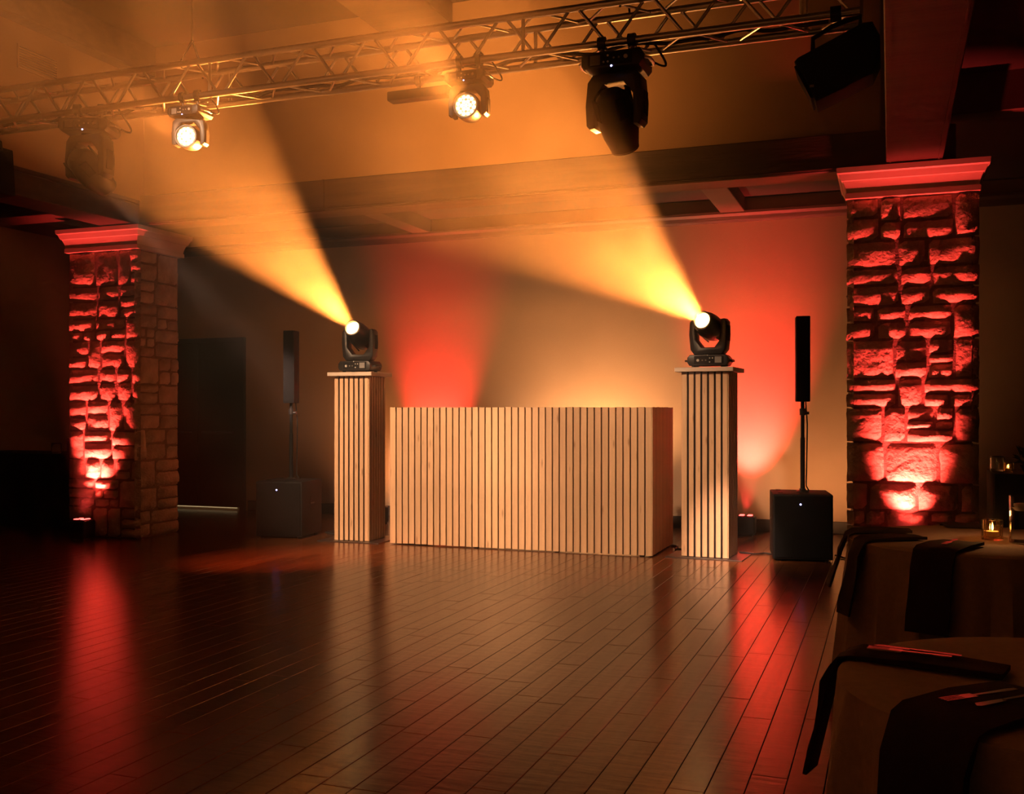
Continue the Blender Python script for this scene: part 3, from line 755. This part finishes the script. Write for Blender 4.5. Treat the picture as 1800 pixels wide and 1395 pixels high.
votive((.40, 4.72, .762), 'lit votive candle in amber glass on the farther table', 1.1, .9)
vz = thing('cylinder_vase', 'tall clear glass vase with a floating candle on the farther table', 'vase', (.52, 4.66, .762))
obj('glass_wall', lathe(BM(), [(0, 0), (.062, 0), (.063, .19), (.060, .19), (.058, .006), (0, .006)], 32), M['glass'], vz)
obj('water', lathe(BM(), [(0, .007), (.0572, .007), (.0572, .145), (0, .145)], 32), M['water'], vz)
fc = obj('floating_candle', lathe(BM(), [(0, .128), (.030, .130), (.046, .150), (.044, .158), (0, .155)], 24), M['wax'], vz)
obj('wick', tube(BM(), [(0, 0, .155), (0, 0, .165)], .0015, 6), M['rubber'], fc)

def draped_table(loc, sx, sy, h, label, seed):
    bm = BM(); n = 120; rnd = random.Random(seed); per = []
    P = 2 * (sx + sy)
    for k in range(n):
        d_ = k / n * P
        if d_ < sx: p, nn = (-sx / 2 + d_, -sy / 2), (0, -1)
        elif d_ < sx + sy: p, nn = (sx / 2, -sy / 2 + d_ - sx), (1, 0)
        elif d_ < 2 * sx + sy: p, nn = (sx / 2 - (d_ - sx - sy), sy / 2), (0, 1)
        else: p, nn = (-sx / 2, sy / 2 - (d_ - 2 * sx - sy)), (-1, 0)
        per.append((p, nn, .022 * math.sin(d_ * 26 + rnd.uniform(-.3, .3))))
    rings = []
    for s in (0, .03, .35, .7, 1):
        rings.append([bm.verts.new((p[0] + nn[0] * w_ * s, p[1] + nn[1] * w_ * s, h - (h - .01) * s)) for p, nn, w_ in per])
    bm.faces.new(rings[0])
    for a, b in zip(rings, rings[1:]):
        for k in range(n): bm.faces.new((a[k], b[k], b[(k + 1) % n], a[(k + 1) % n]))
    bmesh.ops.recalc_face_normals(bm, faces=bm.faces)
    t = thing('side_table', label, 'table', loc)
    obj('drape', bm, M['blackcloth'], t)
    return t
draped_table((-9.2, 9.3, 0), 1.9, .75, .82, 'side table under a black drape in the dark corner behind the pillar', 1)
draped_table((1.75, 9.0, 0), 2.0, .75, .82, 'side table under a black drape in the dark beside the stone pillar', 2)
def glass_jar(loc, label, s=1):
    t = thing('glass_jar', label, 'jar', loc, 0, 'jars on the dark side tables'); t.scale = (s,) * 3
    obj('body', lathe(BM(), [(0, 0), (.05, 0), (.055, .02), (.055, .10), (.05, .115), (.047, .115), (.05, .02), (0, .008)], 20), M['glass'], t)
    obj('rim', lathe(BM(), [(.05, .112), (.054, .115), (.05, .12), (.047, .115)], 20), M['steel'], t)
glass_jar((-8.82, 9.05, .822), 'small glass jar on the dark side table behind the pillar')
cr = thing('dark_crate', 'dark open crate on the side table beside the glass jar', 'crate', (-8.5, 9.2, .822))
bm = BM(); box(bm, (-.2, -.12, 0), (.2, .12, .012)); box(bm, (-.2, -.12, .012), (-.188, .12, .17)); box(bm, (.188, -.12, .012), (.2, .12, .17)); obj('box_ends', bm, M['door'], cr, smooth=False)
for k in range(3):
    for sy in (-1, 1): obj('slat', box(BM(), (-.187, sy * .114 - .006, .018 + k * .053), (.187, sy * .114 + .006, .06 + k * .053)), M['door'], cr, smooth=False)
votive((.86, 8.80, .822), 'lit votive candle on the dark side table beyond the stone pillar')
glass_jar((.80, 8.99, .822), 'small dark glass jar beside the candle on the far side table')
fl = thing('flower_arrangement', 'dark low flower arrangement on the side table beyond the stone pillar', 'flowers', (1.02, 8.86, .822))
obj('bowl', lathe(BM(), [(0, 0), (.045, 0), (.075, .06), (.07, .065), (.04, .012), (0, .012)], 20), M['black'], fl)
lf = BM()
for k in range(5): lf.verts.new(((-.012, 0, 0), (.012, 0, 0), (.018, .05, .01), (0, .085, 0), (-.018, .05, .01))[k])
lf.verts.ensure_lookup_table(); lf.faces.new(lf.verts[:]); lfm = to_mesh('leaf', lf, False)
rr = random.Random(4)
for k in range(46):
    a = rr.uniform(0, 6.28); e = rr.uniform(-.2, 1.3); q = rr.uniform(.01, .09)
    link_mesh('leaf', lfm, M['flower'], fl, (q * math.cos(a), q * math.sin(a), .07 + .09 * math.sin(max(e, 0)) * rr.random()), (e, rr.uniform(-.5, .5), a - PI / 2))

# ------------------------------------------------------------------ stage haze filling the room
hm = bpy.data.materials.new('stage_haze'); hm.use_nodes = True; nt = hm.node_tree; nt.nodes.clear()
out = nt.nodes.new('ShaderNodeOutputMaterial'); vs = nt.nodes.new('ShaderNodeVolumeScatter')
vs.inputs['Color'].default_value = (1, .93, .85, 1); vs.inputs['Anisotropy'].default_value = .3
tc = nt.nodes.new('ShaderNodeTexCoord'); nz = nt.nodes.new('ShaderNodeTexNoise'); nz.inputs['Scale'].default_value = 1.4; nz.inputs['Detail'].default_value = 2.5; nz.inputs['Distortion'].default_value = .6
mr = nt.nodes.new('ShaderNodeMapRange'); mr.inputs[1].default_value = .38; mr.inputs[2].default_value = .68; mr.inputs[3].default_value = .006; mr.inputs[4].default_value = .038
nt.links.new(tc.outputs['Object'], nz.inputs['Vector']); nt.links.new(nz.outputs[0], mr.inputs[0]); sx_ = nt.nodes.new('ShaderNodeSeparateXYZ'); nt.links.new(tc.outputs['Object'], sx_.inputs[0])
my = nt.nodes.new('ShaderNodeMapRange'); my.interpolation_type = 'SMOOTHSTEP'; my.inputs[1].default_value = 5.3; my.inputs[2].default_value = 7.6; my.inputs[3].default_value = .28; my.inputs[4].default_value = 1.15
mu = nt.nodes.new('ShaderNodeMath'); mu.operation = 'MULTIPLY'
nt.links.new(sx_.outputs[1], my.inputs[0]); nt.links.new(my.outputs[0], mu.inputs[0]); nt.links.new(mr.outputs[0], mu.inputs[1]); nt.links.new(mu.outputs[0], vs.inputs['Density'])
nt.links.new(vs.outputs[0], out.inputs['Volume'])
hz = obj('haze', box(BM(), (XL - 1, -5, -.5), (XR + 1, WY + .5, 5.6)), hm, smooth=False)
tag(hz, 'thin amber stage haze hanging in the whole room', 'haze', kind='stuff')
